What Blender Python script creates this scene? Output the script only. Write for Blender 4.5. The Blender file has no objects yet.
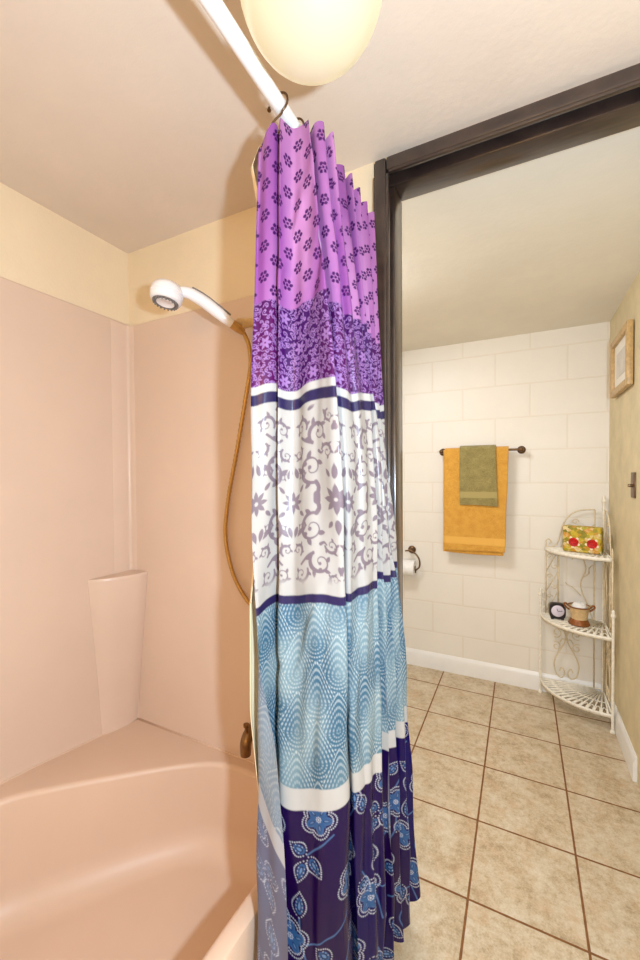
import bpy, bmesh, math, random
import numpy as np
from mathutils import Vector, Matrix
random.seed(7); np.random.seed(7)
SC = bpy.context.scene
COL = SC.collection
PI = math.pi

# ------------------------------------------------------------------ helpers
def lin(c):
    f = lambda v: v/12.92 if v <= .04045 else ((v+.055)/1.055)**2.4
    return tuple(f(v/255.) for v in c)

def L4(c): return (*lin(c), 1.0)

def tag(o, label=None, cat=None, group=None, kind=None):
    if label: o['label'] = label
    if cat: o['category'] = cat
    if group: o['group'] = group
    if kind: o['kind'] = kind
    return o

def empty(name, loc=(0, 0, 0)):
    o = bpy.data.objects.new(name, None); o.empty_display_size = .05
    COL.objects.link(o); o.location = loc
    bpy.context.view_layer.update()
    return o

def finish(name, bm, mat, parent=None, smooth=False, recalc=True):
    if recalc: bmesh.ops.recalc_face_normals(bm, faces=bm.faces)
    me = bpy.data.meshes.new(name); bm.to_mesh(me); bm.free()
    if smooth:
        for p in me.polygons: p.use_smooth = True
        if smooth != 'all':
            try: me.set_sharp_from_angle(angle=math.radians(smooth if smooth is not True else 40))
            except Exception: pass
    if mat: me.materials.append(mat)
    o = bpy.data.objects.new(name, me); COL.objects.link(o)
    if parent:
        # geometry is written in world coordinates: move it into the parent's space
        me.transform(Matrix.Translation(-Vector(parent.location)))
        o.parent = parent
    return o

def box(bm, a, b, bev=0.0, seg=2):
    r = bmesh.ops.create_cube(bm, size=1.0); vs = r['verts']
    for v in vs:
        v.co = Vector([(a[i]+b[i])/2 + v.co[i]*(b[i]-a[i]) for i in range(3)])
    if bev > 0:
        es = list({e for v in vs for e in v.link_edges})
        bmesh.ops.bevel(bm, geom=es, offset=bev, segments=seg, affect='EDGES', profile=.5)
    return bm

def boxobj(name, a, b, mat, parent=None, bev=0.0, smooth=False):
    bm = bmesh.new(); box(bm, a, b, bev)
    return finish(name, bm, mat, parent, smooth)

def catmull(pts, n=8, closed=False):
    P = [np.array(p, float) for p in pts]; out = []
    m = len(P)
    rng = range(m if closed else m-1)
    for i in rng:
        if closed: p0, p1, p2, p3 = P[(i-1) % m], P[i], P[(i+1) % m], P[(i+2) % m]
        else: p0, p1, p2, p3 = P[max(i-1, 0)], P[i], P[i+1], P[min(i+2, m-1)]
        for k in range(n):
            t = k/n
            out.append(.5*((2*p1)+(-p0+p2)*t+(2*p0-5*p1+4*p2-p3)*t*t+(-p0+3*p1-3*p2+p3)*t**3))
    if not closed: out.append(P[-1])
    return out

def tube(bm, pts, r, seg=8, closed=False, cap=True):
    P = [Vector(p) for p in pts]; n = len(P)
    rr = r if hasattr(r, '__len__') else [r]*n
    T = []
    for i in range(n):
        a = P[(i-1) % n] if (closed or i > 0) else P[i]
        b = P[(i+1) % n] if (closed or i < n-1) else P[i]
        t = (b-a); T.append(t.normalized() if t.length > 1e-9 else Vector((0, 0, 1)))
    u = Vector((0, 0, 1)).cross(T[0])
    if u.length < .1: u = Vector((1, 0, 0)).cross(T[0])
    u.normalize(); rings = []
    for i in range(n):
        u = u - T[i]*u.dot(T[i])
        if u.length < 1e-6: u = T[i].orthogonal()
        u.normalize(); v = T[i].cross(u)
        rings.append([bm.verts.new(P[i]+(u*math.cos(2*PI*k/seg)+v*math.sin(2*PI*k/seg))*rr[i]) for k in range(seg)])
    for i in range(n if closed else n-1):
        a, b = rings[i], rings[(i+1) % n]
        for k in range(seg):
            bm.faces.new((a[k], a[(k+1) % seg], b[(k+1) % seg], b[k]))
    if cap and not closed:
        bm.faces.new(rings[0][::-1]); bm.faces.new(rings[-1])
    return bm

def lathe(bm, prof, origin, axis=(0, 0, 1), seg=32):
    """prof: (radius, height) pairs swept round axis."""
    ax = Vector(axis).normalized(); q = Vector((0, 0, 1)).rotation_difference(ax); O = Vector(origin)
    rings = []
    for r, h in prof:
        if r < 1e-6: rings.append([bm.verts.new(O+q @ Vector((0, 0, h)))])
        else: rings.append([bm.verts.new(O+q @ Vector((r*math.cos(2*PI*k/seg), r*math.sin(2*PI*k/seg), h))) for k in range(seg)])
    for a, b in zip(rings, rings[1:]):
        if len(a) == 1 and len(b) == 1: continue
        for k in range(seg):
            k2 = (k+1) % seg
            if len(a) == 1: bm.faces.new((a[0], b[k2], b[k]))
            elif len(b) == 1: bm.faces.new((a[k], a[k2], b[0]))
            else: bm.faces.new((a[k], a[k2], b[k2], b[k]))
    return bm

# ------------------------------------------------------------------ materials
def newmat(name):
    m = bpy.data.materials.new(name); m.use_nodes = True
    nt = m.node_tree; nt.nodes.clear()
    out = nt.nodes.new('ShaderNodeOutputMaterial'); p = nt.nodes.new('ShaderNodeBsdfPrincipled')
    nt.links.new(p.outputs[0], out.inputs[0])
    return m, nt, p

def N(nt, t, **k):
    n = nt.nodes.new(t)
    for a, b in k.items(): setattr(n, a, b)
    return n

def math_n(nt, op, a, b=None, c=None, clamp=False):
    n = N(nt, 'ShaderNodeMath', operation=op, use_clamp=clamp)
    for i, v in enumerate((a, b, c)):
        if v is None: continue
        if isinstance(v, (int, float)): n.inputs[i].default_value = v
        else: nt.links.new(v, n.inputs[i])
    return n.outputs[0]

def mixc(nt, fac, a, b):
    n = N(nt, 'ShaderNodeMix', data_type='RGBA')
    for sock, v in ((n.inputs[0], fac), (n.inputs[6], a), (n.inputs[7], b)):
        if isinstance(v, (int, float)): sock.default_value = v
        elif isinstance(v, tuple): sock.default_value = v
        else: nt.links.new(v, sock)
    return n.outputs[2]

def noise(nt, scale, detail=4, rough=.55, vec=None, dim='3D'):
    n = N(nt, 'ShaderNodeTexNoise'); n.inputs['Scale'].default_value = scale
    n.inputs['Detail'].default_value = detail; n.inputs['Roughness'].default_value = rough
    if vec is not None: nt.links.new(vec, n.inputs['Vector'])
    return n

def ramp(nt, fac, stops):
    r = N(nt, 'ShaderNodeValToRGB'); cr = r.color_ramp
    while len(cr.elements) > 1: cr.elements.remove(cr.elements[-1])
    cr.elements[0].position = stops[0][0]; cr.elements[0].color = stops[0][1]
    for p, c in stops[1:]:
        e = cr.elements.new(p); e.color = c
    nt.links.new(fac, r.inputs[0]); return r.outputs[0]

def paint(name, rgb, rough=.5, var=.04, vscale=6, bump=.0, bscale=120, metal=0, spec=.5, coat=0):
    m, nt, p = newmat(name)
    geo = N(nt, 'ShaderNodeNewGeometry')
    n = noise(nt, vscale, 5, .6, geo.outputs['Position'])
    c = lin(rgb)
    lo = (*[max(0, x*(1-var*2)) for x in c], 1); hi = (*[min(1, x*(1+var*2)) for x in c], 1)
    nt.links.new(ramp(nt, n.outputs[0], [(.3, lo), (.7, hi)]), p.inputs['Base Color'])
    p.inputs['Roughness'].default_value = rough; p.inputs['Metallic'].default_value = metal
    p.inputs['Specular IOR Level'].default_value = spec; p.inputs['Coat Weight'].default_value = coat
    if bump:
        b = N(nt, 'ShaderNodeBump'); b.inputs['Strength'].default_value = bump; b.inputs['Distance'].default_value = .004
        n2 = noise(nt, bscale, 3, .6, geo.outputs['Position'])
        nt.links.new(n2.outputs[0], b.inputs['Height']); nt.links.new(b.outputs[0], p.inputs['Normal'])
    return m

M = {}
M['ceil'] = paint('ceiling_paint', (222, 204, 186), .8, .02, 3, .2, 42)
M['ceil_far'] = paint('far_ceiling_paint', (234, 227, 213), .8, .02, 3, .25, 42)
M['wall'] = paint('cream_wall_paint', (235, 213, 180), .7, .02, 3, .2, 90)
M['wall_r'] = paint('beige_wall_paint', (214, 199, 162), .7, .05, 9, .3, 60)
M['surround'] = paint('peach_fiberglass', (222, 194, 173), .3, .012, 4, .05, 300, spec=.4)
M['tub'] = paint('peach_tub_acrylic', (223, 191, 166), .4, .012, 4, .05, 300, spec=.35)
M['trimw'] = paint('white_gloss_trim', (238, 236, 232), .35, .015, 8)
M['bronze'] = paint('oil_rubbed_bronze', (112, 86, 62), .35, .12, 60, metal=.85)
M['chrome_warm'] = paint('brushed_hose_metal', (190, 150, 90), .35, .05, 60, metal=.8)
M['whitepl'] = paint('white_plastic', (238, 232, 232), .3, .01, 10)
M['greypl'] = paint('grey_rubber', (120, 112, 108), .5, .1, 200)
M['rodw'] = paint('white_enamel_rod', (242, 238, 234), .3, .01, 10)
M['liner'] = paint('cream_vinyl_liner', (240, 216, 176), .35, .015, 12)
M['iron'] = paint('cream_wrought_iron', (240, 233, 216), .45, .06, 60)
M['iron2'] = paint('shade_toned_iron', (218, 201, 168), .45, .08, 60)  # darker copy of the cream iron: shade of the thin scrolls put into colour
M['paper'] = paint('white_tissue_paper', (240, 238, 234), .9, .02, 60, .2, 200)
M['gold'] = paint('gold_wood_frame', (190, 156, 104), .4, .12, 50)
M['mat'] = paint('white_picture_mat', (238, 234, 224), .6, .01, 10)
M['print'] = paint('pale_print', (214, 208, 200), .6, .05, 14)
M['blackpl'] = paint('black_plastic', (32, 26, 28), .35, .1, 40)
M['dial'] = paint('lilac_white_dial', (222, 212, 226), .5, .01, 40)
M['brass'] = paint('brass_pot', (218, 188, 140), .35, .08, 50, metal=.2)
M['copper'] = paint('brown_copper_glaze', (140, 84, 40), .35, .15, 60, metal=.3)
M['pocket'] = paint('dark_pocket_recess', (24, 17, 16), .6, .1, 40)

def wood_dark():
    m, nt, p = newmat('dark_stained_wood')
    geo = N(nt, 'ShaderNodeNewGeometry')
    mp = N(nt, 'ShaderNodeMapping'); mp.inputs['Scale'].default_value = (14, 120, 14)
    nt.links.new(geo.outputs['Position'], mp.inputs[0])
    n = noise(nt, 1.0, 6, .6, mp.outputs[0])
    nt.links.new(ramp(nt, n.outputs[0], [(.3, L4((38, 28, 25))), (.55, L4((56, 42, 36))), (.8, L4((74, 58, 48)))]), p.inputs['Base Color'])
    p.inputs['Roughness'].default_value = .3
    p.inputs['Coat Weight'].default_value = .6; p.inputs['Coat Roughness'].default_value = .18
    return m
M['spout'] = paint('aged_bronze_spout', (136, 104, 68), .32, .1, 60, metal=.8)
M['wood'] = wood_dark()

def tile_floor():
    m, nt, p = newmat('beige_ceramic_tile')
    geo = N(nt, 'ShaderNodeNewGeometry'); s = N(nt, 'ShaderNodeSeparateXYZ'); nt.links.new(geo.outputs['Position'], s.inputs[0])
    P = .3302; G = .0042
    def ed(o, off):
        a = math_n(nt, 'DIVIDE', math_n(nt, 'SUBTRACT', o, off), P)
        f = math_n(nt, 'SUBTRACT', a, math_n(nt, 'FLOOR', a))
        return math_n(nt, 'MULTIPLY', math_n(nt, 'MINIMUM', f, math_n(nt, 'SUBTRACT', 1.0, f)), P), math_n(nt, 'FLOOR', a)
    dx, ix = ed(s.outputs[0], -.4817); dy, iy = ed(s.outputs[1], 2.6733)
    d = math_n(nt, 'MINIMUM', dx, dy)
    wob = noise(nt, 40, 3, .6, geo.outputs['Position'])
    d2 = math_n(nt, 'ADD', d, math_n(nt, 'MULTIPLY', math_n(nt, 'SUBTRACT', wob.outputs[0], .5), .002))
    mask = math_n(nt, 'MULTIPLY', math_n(nt, 'SUBTRACT', G, d2), 900.0, clamp=True)      # 1 in grout
    comb = N(nt, 'ShaderNodeCombineXYZ'); nt.links.new(ix, comb.inputs[0]); nt.links.new(iy, comb.inputs[1])
    sc = N(nt, 'ShaderNodeVectorMath', operation='MULTIPLY_ADD'); sc.inputs[1].default_value = (7.3, 3.1, 5.7)
    nt.links.new(comb.outputs[0], sc.inputs[0]); nt.links.new(geo.outputs['Position'], sc.inputs[2])
    n1 = noise(nt, 9, 8, .68, sc.outputs[0]); n2 = noise(nt, 38, 6, .7, sc.outputs[0]); n3 = noise(nt, 170, 3, .6, sc.outputs[0])
    mixn = math_n(nt, 'ADD', math_n(nt, 'MULTIPLY', n1.outputs[0], .42), math_n(nt, 'ADD', math_n(nt, 'MULTIPLY', n2.outputs[0], .38), math_n(nt, 'MULTIPLY', n3.outputs[0], .20)))
    c = ramp(nt, mixn, [(.36, L4((152, 132, 104))), (.44, L4((182, 160, 128))), (.5, L4((199, 180, 150))), (.56, L4((209, 193, 167))), (.65, L4((220, 208, 188)))])
    n4 = noise(nt, 14, 5, .6, sc.outputs[0])
    pk = math_n(nt, 'MULTIPLY', math_n(nt, 'SUBTRACT', n4.outputs[0], .52), 2.2, clamp=True)
    c = mixc(nt, pk, c, L4((202, 164, 126)))
    g = mixc(nt, wob.outputs[0], L4((96, 58, 24)), L4((150, 98, 50)))
    nt.links.new(mixc(nt, mask, c, g), p.inputs['Base Color'])
    nt.links.new(math_n(nt, 'ADD', math_n(nt, 'MULTIPLY', mask, .4), .38), p.inputs['Roughness'])
    b = N(nt, 'ShaderNodeBump'); b.inputs['Strength'].default_value = .4; b.inputs['Distance'].default_value = .002
    h = math_n(nt, 'ADD', math_n(nt, 'MULTIPLY', mask, -1.0), math_n(nt, 'MULTIPLY', n2.outputs[0], .25))
    nt.links.new(h, b.inputs['Height']); nt.links.new(b.outputs[0], p.inputs['Normal'])
    return m
M['tile'] = tile_floor()

def block_wall():
    m, nt, p = newmat('painted_block_wall')
    geo = N(nt, 'ShaderNodeNewGeometry'); s = N(nt, 'ShaderNodeSeparateXYZ'); nt.links.new(geo.outputs['Position'], s.inputs[0])
    a = math_n(nt, 'DIVIDE', math_n(nt, 'SUBTRACT', s.outputs[2], 1.107), .2118)
    row = math_n(nt, 'FLOOR', a); fz = math_n(nt, 'SUBTRACT', a, row)
    dz = math_n(nt, 'MULTIPLY', math_n(nt, 'MINIMUM', fz, math_n(nt, 'SUBTRACT', 1.0, fz)), .2118)
    par = math_n(nt, 'MULTIPLY', math_n(nt, 'PINGPONG', row, 1.0), .5)
    ax = math_n(nt, 'SUBTRACT', math_n(nt, 'DIVIDE', math_n(nt, 'SUBTRACT', s.outputs[0], .252), .406), par)
    fx = math_n(nt, 'SUBTRACT', ax, math_n(nt, 'FLOOR', ax))
    dx = math_n(nt, 'MULTIPLY', math_n(nt, 'MINIMUM', fx, math_n(nt, 'SUBTRACT', 1.0, fx)), .406)
    d = math_n(nt, 'MINIMUM', dx, dz)
    fine = noise(nt, 220, 3, .7, geo.outputs['Position']); big = noise(nt, 5, 3, .5, geo.outputs['Position'])
    j = math_n(nt, 'MULTIPLY', math_n(nt, 'SUBTRACT', .0065, d), 260.0, clamp=True)
    c = mixc(nt, big.outputs[0], L4((230, 223, 210)), L4((238, 232, 222)))
    c = mixc(nt, math_n(nt, 'MULTIPLY', j, .30), c, L4((214, 198, 172)))
    nt.links.new(c, p.inputs['Base Color']); p.inputs['Roughness'].default_value = .45
    b = N(nt, 'ShaderNodeBump'); b.inputs['Strength'].default_value = .22; b.inputs['Distance'].default_value = .004
    h = math_n(nt, 'ADD', math_n(nt, 'MULTIPLY', j, -.7), math_n(nt, 'MULTIPLY', fine.outputs[0], .35))
    nt.links.new(h, b.inputs['Height']); nt.links.new(b.outputs[0], p.inputs['Normal'])
    return m
M['block'] = block_wall()

def terry(name, c1, c2, z0, z1, c3):
    """towelling; a flat-woven dobby band lies between heights z0 and z1"""
    m, nt, p = newmat(name)
    geo = N(nt, 'ShaderNodeNewGeometry'); s = N(nt, 'ShaderNodeSeparateXYZ'); nt.links.new(geo.outputs['Position'], s.inputs[0])
    n = noise(nt, 240, 3, .7, geo.outputs['Position']); n2 = noise(nt, 26, 4, .6, geo.outputs['Position'])
    mx = math_n(nt, 'ADD', math_n(nt, 'MULTIPLY', n.outputs[0], .65), math_n(nt, 'MULTIPLY', n2.outputs[0], .35))
    c = ramp(nt, mx, [(.36, L4(c1)), (.62, L4(c2))])
    mask = math_n(nt, 'MULTIPLY', math_n(nt, 'GREATER_THAN', s.outputs[2], z0), math_n(nt, 'LESS_THAN', s.outputs[2], z1))
    nt.links.new(mixc(nt, mask, c, L4(c3)), p.inputs['Base Color'])
    p.inputs['Roughness'].default_value = .95; p.inputs['Sheen Weight'].default_value = .3
    b = N(nt, 'ShaderNodeBump'); b.inputs['Distance'].default_value = .006
    nt.links.new(math_n(nt, 'SUBTRACT', .9, math_n(nt, 'MULTIPLY', mask, .8)), b.inputs['Strength'])
    nt.links.new(n.outputs[0], b.inputs['Height']); nt.links.new(b.outputs[0], p.inputs['Normal'])
    return m
M['towel_o'] = terry('mustard_terry', (208, 144, 46), (234, 178, 76), .915, .962, (230, 176, 82))
M['towel_g'] = terry('olive_terry', (122, 110, 58), (172, 156, 98), 1.222, 1.262, (168, 152, 96))

def glow(name, rgb, st):
    m, nt, p = newmat(name)
    p.inputs['Base Color'].default_value = L4((160, 152, 135)); p.inputs['Roughness'].default_value = .3
    p.inputs['Emission Color'].default_value = (*rgb, 1); p.inputs['Emission Strength'].default_value = st
    return m
M['globe'] = glow('lit_opal_glass', (1.0, .82, .46), .60)

def floral_box():
    m, nt, p = newmat('yellow_green_floral_print')
    tc = N(nt, 'ShaderNodeTexCoord')
    v = N(nt, 'ShaderNodeTexVoronoi'); v.inputs['Scale'].default_value = 46; nt.links.new(tc.outputs['Object'], v.inputs['Vector'])
    n = noise(nt, 30, 4, .6, tc.outputs['Object'])
    sp = N(nt, 'ShaderNodeSeparateColor'); nt.links.new(v.outputs['Color'], sp.inputs[0])
    f = math_n(nt, 'ADD', math_n(nt, 'MULTIPLY', sp.outputs[0], .6), math_n(nt, 'MULTIPLY', n.outputs[0], .4))
    c = ramp(nt, f, [(.15, L4((112, 104, 16))), (.32, L4((150, 140, 30))), (.45, L4((206, 176, 40))), (.55, L4((226, 210, 160))), (.66, L4((204, 138, 26))), (.8, L4((170, 160, 40)))])
    nt.links.new(c, p.inputs['Base Color']); p.inputs['Roughness'].default_value = .6
    return m
M['floral'] = floral_box()
M['rose'] = paint('red_rose', (196, 30, 24), .6, .25, 130)
M['leafw'] = paint('pale_petal', (244, 226, 196), .6, .05, 100)

# ------------------------------------------------------------------ room dimensions
H = 1.3748
ZC = 2.268
XL, XR, YW, YB, YF = -1.4118, .4646, 1.1117, 1.232, 2.8906
XNR, YN = 1.05, -1.25          # near room right wall, wall behind the camera
XJ = -.329; XJR = .444          # door opening
XFL = -1.45                    # far room left wall

def struct(name, a, b, mat, bev=0): return tag(boxobj(name, a, b, mat, None, bev), kind='structure')

struct('floor', (-1.6, YN-.1, -.06), (1.2, YF+.12, 0), M['tile'])
struct('ceiling', (-1.6, YN-.1, ZC), (1.2, YB-.06, ZC+.06), M['ceil'])
struct('ceiling_back', (-1.6, YB-.06, ZC), (1.2, YF+.12, ZC+.06), M['ceil_far'])
struct('wall_left', (XL-.1, YN-.1, 0), (XL, YW, ZC), M['wall'])
struct('wall_near', (XL, YN-.1, 0), (XNR+.1, YN, ZC), M['wall'])
struct('wall_right_near', (XNR, YN, 0), (XNR+.1, YW, ZC), M['wall'])
struct('wall_alcove', (XL, -.56, 0), (-.50, -.43, ZC), M['wall'])
struct('wall_back', (XFL-.1, YF, 0), (XR+.1, YF+.1, ZC), M['block'])
struct('wall_right', (XR, YB+.0005, 0), (XR+.1, YF, ZC), M['wall_r'])
struct('wall_far_left', (XFL-.1, YB, 0), (XFL, YF, ZC), M['wall'])
# wall between the two rooms: left of the doorway, right of it, above it
bm = bmesh.new()
box(bm, (XFL-.1, YW, 0), (-.375, YB-.006, ZC))
box(bm, (.485, YW, 0), (XNR+.1, YB-.006, ZC))
box(bm, (-.375, YW, 2.256), (.485, YB-.006, ZC))
tag(finish('wall_front', bm, M['wall']), kind='structure')

# baseboards with a moulded top edge
def baseboard(name, p0, p1, nrm, h=.112):
    bm = bmesh.new(); prof = [(0, 0), (.016, 0), (.016, h*.72), (.013, h*.80), (.012, h*.86), (.007, h*.93), (.004, h), (0, h)]
    a, b = Vector(p0), Vector(p1); n = Vector(nrm); rings = []
    for q in (a, b): rings.append([bm.verts.new(q+n*d+Vector((0, 0, z))) for d, z in prof])
    for i in range(len(prof)):
        j = (i+1) % len(prof); bm.faces.new((rings[0][i], rings[0][j], rings[1][j], rings[1][i]))
    bm.faces.new(rings[0]); bm.faces.new(rings[1][::-1])
    return tag(finish(name, bm, M['trimw'], None, 30), kind='structure')
baseboard('baseboard_back', (XFL, YF, 0), (XR, YF, 0), (0, -1, 0))
baseboard('baseboard_right', (XR, YF-.0165, 0), (XR, 2.205, 0), (-1, 0, 0))

# ------------------------------------------------------------------ dark pocket-door frame
ZH = 2.212
def frame_piece(name, boxes, mat):
    bm = bmesh.new()
    for a, b, bv in boxes: box(bm, a, b, bv)
    return tag(finish(name, bm, mat, None, 30), kind='structure')
frame_piece('trim_1', [((-.369, 1.088, 0), (-.336, YW, 2.253), .006), ((.447, 1.088, 0), (.487, YW, 2.253), .004),
                       ((-.336, 1.088, ZH+.004), (.447, YW, 2.253), .006)], M['wood'])
# jamb strips either side of the slot the door slides in
frame_piece('trim_2', [((-.375, 1.092, 0), (XJ, 1.104, ZH), .0045), ((XJR, 1.092, 0), (.485, 1.104, ZH), .0025),
                       ((-.331, 1.091, ZH-.002), (.446, 1.104, ZH+.02), .0045)], M['wood'])
frame_piece('trim_3', [((-.375, 1.150, 0), (XJ+.001, YB, ZH), .006), ((XJR, 1.10, 0), (.485, YB, ZH), .003),
                       ((-.375, 1.150, ZH), (.485, YB, 2.256), .006)], M['wood'])
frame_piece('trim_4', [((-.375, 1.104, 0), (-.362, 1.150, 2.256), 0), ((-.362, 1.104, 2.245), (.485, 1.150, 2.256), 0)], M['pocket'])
# the door leaf is slid into its pocket: only its edge shows in the slot
frame_piece('door_1', [((-.362, 1.110, .01), (-.345, 1.144, 2.235), .003)], M['wood'])

# ------------------------------------------------------------------ bathtub
def zr(y):
    t = min(1, max(0, (y-.55)/.55)); return .452-.055*t*t*(3-2*t)
TX0, TX1, TY0, TY1 = XL+.004, -.503, -.424, YW-.004
inner = catmull([(-1.365, .30), (-1.352, .50), (-1.32, .61), (-1.255, .70), (-1.175, .80), (-1.085, .91), (-1.0, .995), (-.93, 1.04), (-.85, 1.058),
                 (-.70, 1.055), (-.60, 1.02), (-.558, .93), (-.55, .78), (-.55, .4), (-.55, 0), (-.56, -.22), (-.63, -.33), (-.80, -.36), (-1.1, -.36),
                 (-1.27, -.32), (-1.345, -.2), (-1.362, .05)], 8, True)
cx0, cy0 = -.93, .42
def polar(poly, a):
    d = np.array([math.cos(a), math.sin(a)]); best = None
    for i in range(len(poly)):
        p = np.array(poly[i][:2])-(cx0, cy0); q = np.array(poly[(i+1) % len(poly)][:2])-(cx0, cy0)
        e = q-p; den = d[0]*e[1]-d[1]*e[0]
        if abs(den) < 1e-12: continue
        t = (p[0]*e[1]-p[1]*e[0])/den; s = (p[0]*d[1]-p[1]*d[0])/den
        if t > 0 and -1e-6 <= s <= 1+1e-6: best = t if best is None else max(best, t)
    return best
rect = [(TX0, TY0), (TX1, TY0), (TX1, TY1), (TX0, TY1)]
angs = [2*PI*k/140 for k in range(140)]+[math.atan2(y-cy0, x-cx0) % (2*PI) for x, y in rect]
angs = sorted(set(round(a, 5) for a in angs))
bm = bmesh.new(); rings = []
Ro = [polar(rect, a) for a in angs]; Ri = [polar(inner, a) for a in angs]
def ring(rf, zf):
    vs = []
    for k, a in enumerate(angs):
        r = rf(k); x = cx0+r*math.cos(a); y = cy0+r*math.sin(a); vs.append(bm.verts.new((x, y, zf(x, y))))
    rings.append(vs)
ring(lambda k: Ro[k], lambda x, y: 0.0)
fr_ = lambda x: 1.0 if x > TX1-.02 else 0.0
ring(lambda k: Ro[k], lambda x, y: zr(y)-.012*fr_(x))
ring(lambda k: Ro[k]-.003, lambda x, y: zr(y)-.004*fr_(x))
ring(lambda k: Ro[k]-.010, lambda x, y: zr(y))
ring(lambda k: max(Ri[k]+.3*(Ro[k]-Ri[k]), min(Ri[k]+.02, Ro[k]-.012)), lambda x, y: zr(y))
for i in range(7):
    t = i/6*PI/2
    ring(lambda k, t=t: Ri[k]+.016*(1-math.sin(t)), lambda x, y, t=t: zr(y)-.016*(1-math.cos(t)))
ring(lambda k: Ri[k]-.002, lambda x, y: zr(y)-.06)
ring(lambda k: Ri[k]-.006, lambda x, y: .30)
ring(lambda k: Ri[k]-.010, lambda x, y: .23)
for i in range(10):
    t = i/9*PI/2
    ring(lambda k, t=t: Ri[k]-.012-.09*(1-math.cos(t)), lambda x, y, t=t: .212-.088*math.sin(t))
for f in (.7, .4, .15): ring(lambda k, f=f: (Ri[k]-.102)*f, lambda x, y: .121)
for a, b in zip(rings, rings[1:]):
    n = len(angs)
    for k in range(n): bm.faces.new((a[k], a[(k+1) % n], b[(k+1) % n], b[k]))
bm.faces.new(rings[-1])
tub = finish('bathtub', bm, M['tub'], None, 35)
tag(tub, 'peach fiberglass bathtub with a wide corner ledge and a rounded inner edge', 'bathtub')

# ------------------------------------------------------------------ shower surround (panels, corner strip, tapered corner shelf)
sur = empty('shower_surround', (XL, YW, .40))
tag(sur, 'peach fiberglass shower surround panels covering two walls above the bathtub', 'shower surround')
def lip_panel(name, pts_low, nrm, t, top):
    """flat sheet from per-end (x, y, zlow) to the top lip, rounded along the top"""
    bm = bmesh.new(); n = Vector(nrm); rr = []
    for (x, y, z) in pts_low:
        col = [Vector((x, y, z)), Vector((x, y, z))+n*t]
        col += [Vector((x, y, top-.006))+n*t, Vector((x, y, top-.0015))+n*(t*.75), Vector((x, y, top))+n*(t*.35), Vector((x, y, top))]
        rr.append([bm.verts.new(c) for c in col])
    for a, b in zip(rr, rr[1:]):
        for k in range(6): bm.faces.new((a[k], a[(k+1) % 6], b[(k+1) % 6], b[k]))
    bm.faces.new(rr[0]); bm.faces.new(rr[-1][::-1])
    return finish(name, bm, M['surround'], sur, 40)
ys = [-.424+(1.1077+.424)*i/20 for i in range(21)]
lip_panel('side_panel', [(XL+.0015, y, zr(y)+.001) for y in ys], (1, 0, 0), .006, 1.982)
lip_panel('end_panel', [(XL+.0075, YW-.0015, zr(1.1)+.001), (-.47, YW-.0015, zr(1.1)+.001)], (0, -1, 0), .006, 1.976)
bm = bmesh.new()
tube(bm, [(XL+.0085, y, zr(y)+.0015) for y in ys[:-1]]+[(XL+.0085, YW-.0085, zr(YW-.0085)+.0015)], .0035, 8)
tube(bm, [(XL+.0085, YW-.0085, zr(YW-.0085)+.0015), (-.47, YW-.0085, zr(YW-.0085)+.0015)], .0035, 8)
finish('caulk_bead', bm, M['tub'], sur, 'all')
# slightly raised strip that closes the corner, with a coved inner angle
bm = bmesh.new(); rr = []
x0, y0 = XL+.0076, YW-.0076
prof = [(x0, 1.026), (x0+.0018, 1.030), (x0+.0018, 1.088)]
for i in range(7):
    t = i/6*PI/2; prof.append((x0+.0138-.012*math.cos(t), 1.088+.012*math.sin(t)))
prof += [(x0+.026, y0-.0018), (x0+.030, y0), (x0, y0)]
for z in (zr(1.1)+.002, 1.972):
    rr.append([bm.verts.new((x, y, z)) for x, y in prof])
n = len(prof)
for k in range(n): bm.faces.new((rr[0][k], rr[0][(k+1) % n], rr[1][(k+1) % n], rr[1][k]))
bm.faces.new(rr[0]); bm.faces.new(rr[1][::-1])
finish('corner_strip', bm, M['surround'], sur, 40)
# tapered corner column with a small flat shelf on top
bm = bmesh.new(); rr = []
for z, l, w, bul in ((zr(1.1)+.003, .144, .022, .010), (.60, .156, .043, .014), (.80, .173, .066, .019), (.988, .189, .088, .024), (.996, .189, .088, .024), (1.001, .186, .086, .023)):
    A = np.array([x0+.0005, y0-l+.004]); B = np.array([x0+w+.0, y0-.0005]); d = B-A; nn = np.array([d[1], -d[0]])/np.hypot(*d)
    row = [bm.verts.new((x0+.0005, y0-.0005, z))]
    for i in range(15):
        t = i/14; p = A+d*t+nn*bul*(1-abs(2*t-1)**3.0); row.append(bm.verts.new((p[0], p[1], z)))
    rr.append(row)
for a, b in zip(rr, rr[1:]):
    n = len(a)
    for k in range(n): bm.faces.new((a[k], a[(k+1) % n], b[(k+1) % n], b[k]))
bm.faces.new(rr[0]); bm.faces.new(rr[-1][::-1])
finish('corner_shelf', bm, M['surround'], sur, 35)

# ------------------------------------------------------------------ ceiling globe lights
def globe_light(loc, r, label):
    g = empty('ceiling_light', (loc[0], loc[1], ZC)); tag(g, label, 'ceiling light')
    bm = bmesh.new(); lathe(bm, [(0, 0), (.066, 0), (.070, -.008), (.062, -.018), (.050, -.032), (0, -.032)], (loc[0], loc[1], ZC), seg=40)
    finish('base', bm, M['trimw'], g, 40)
    bm = bmesh.new(); zc = 2.141; prof = []
    for i in range(25):
        a = math.radians(-90+(90+64)*i/24); prof.append((max(0, r*math.cos(a)), r*math.sin(a)))
    prof[0] = (0, -r)
    lathe(bm, prof, (loc[0], loc[1], zc), seg=48)
    finish('globe', bm, M['globe'], g, 'all')
    return zc
globe_light((-.2944, .568), .1135, 'lit opal glass globe light on the ceiling beside the shower curtain rod')

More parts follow.
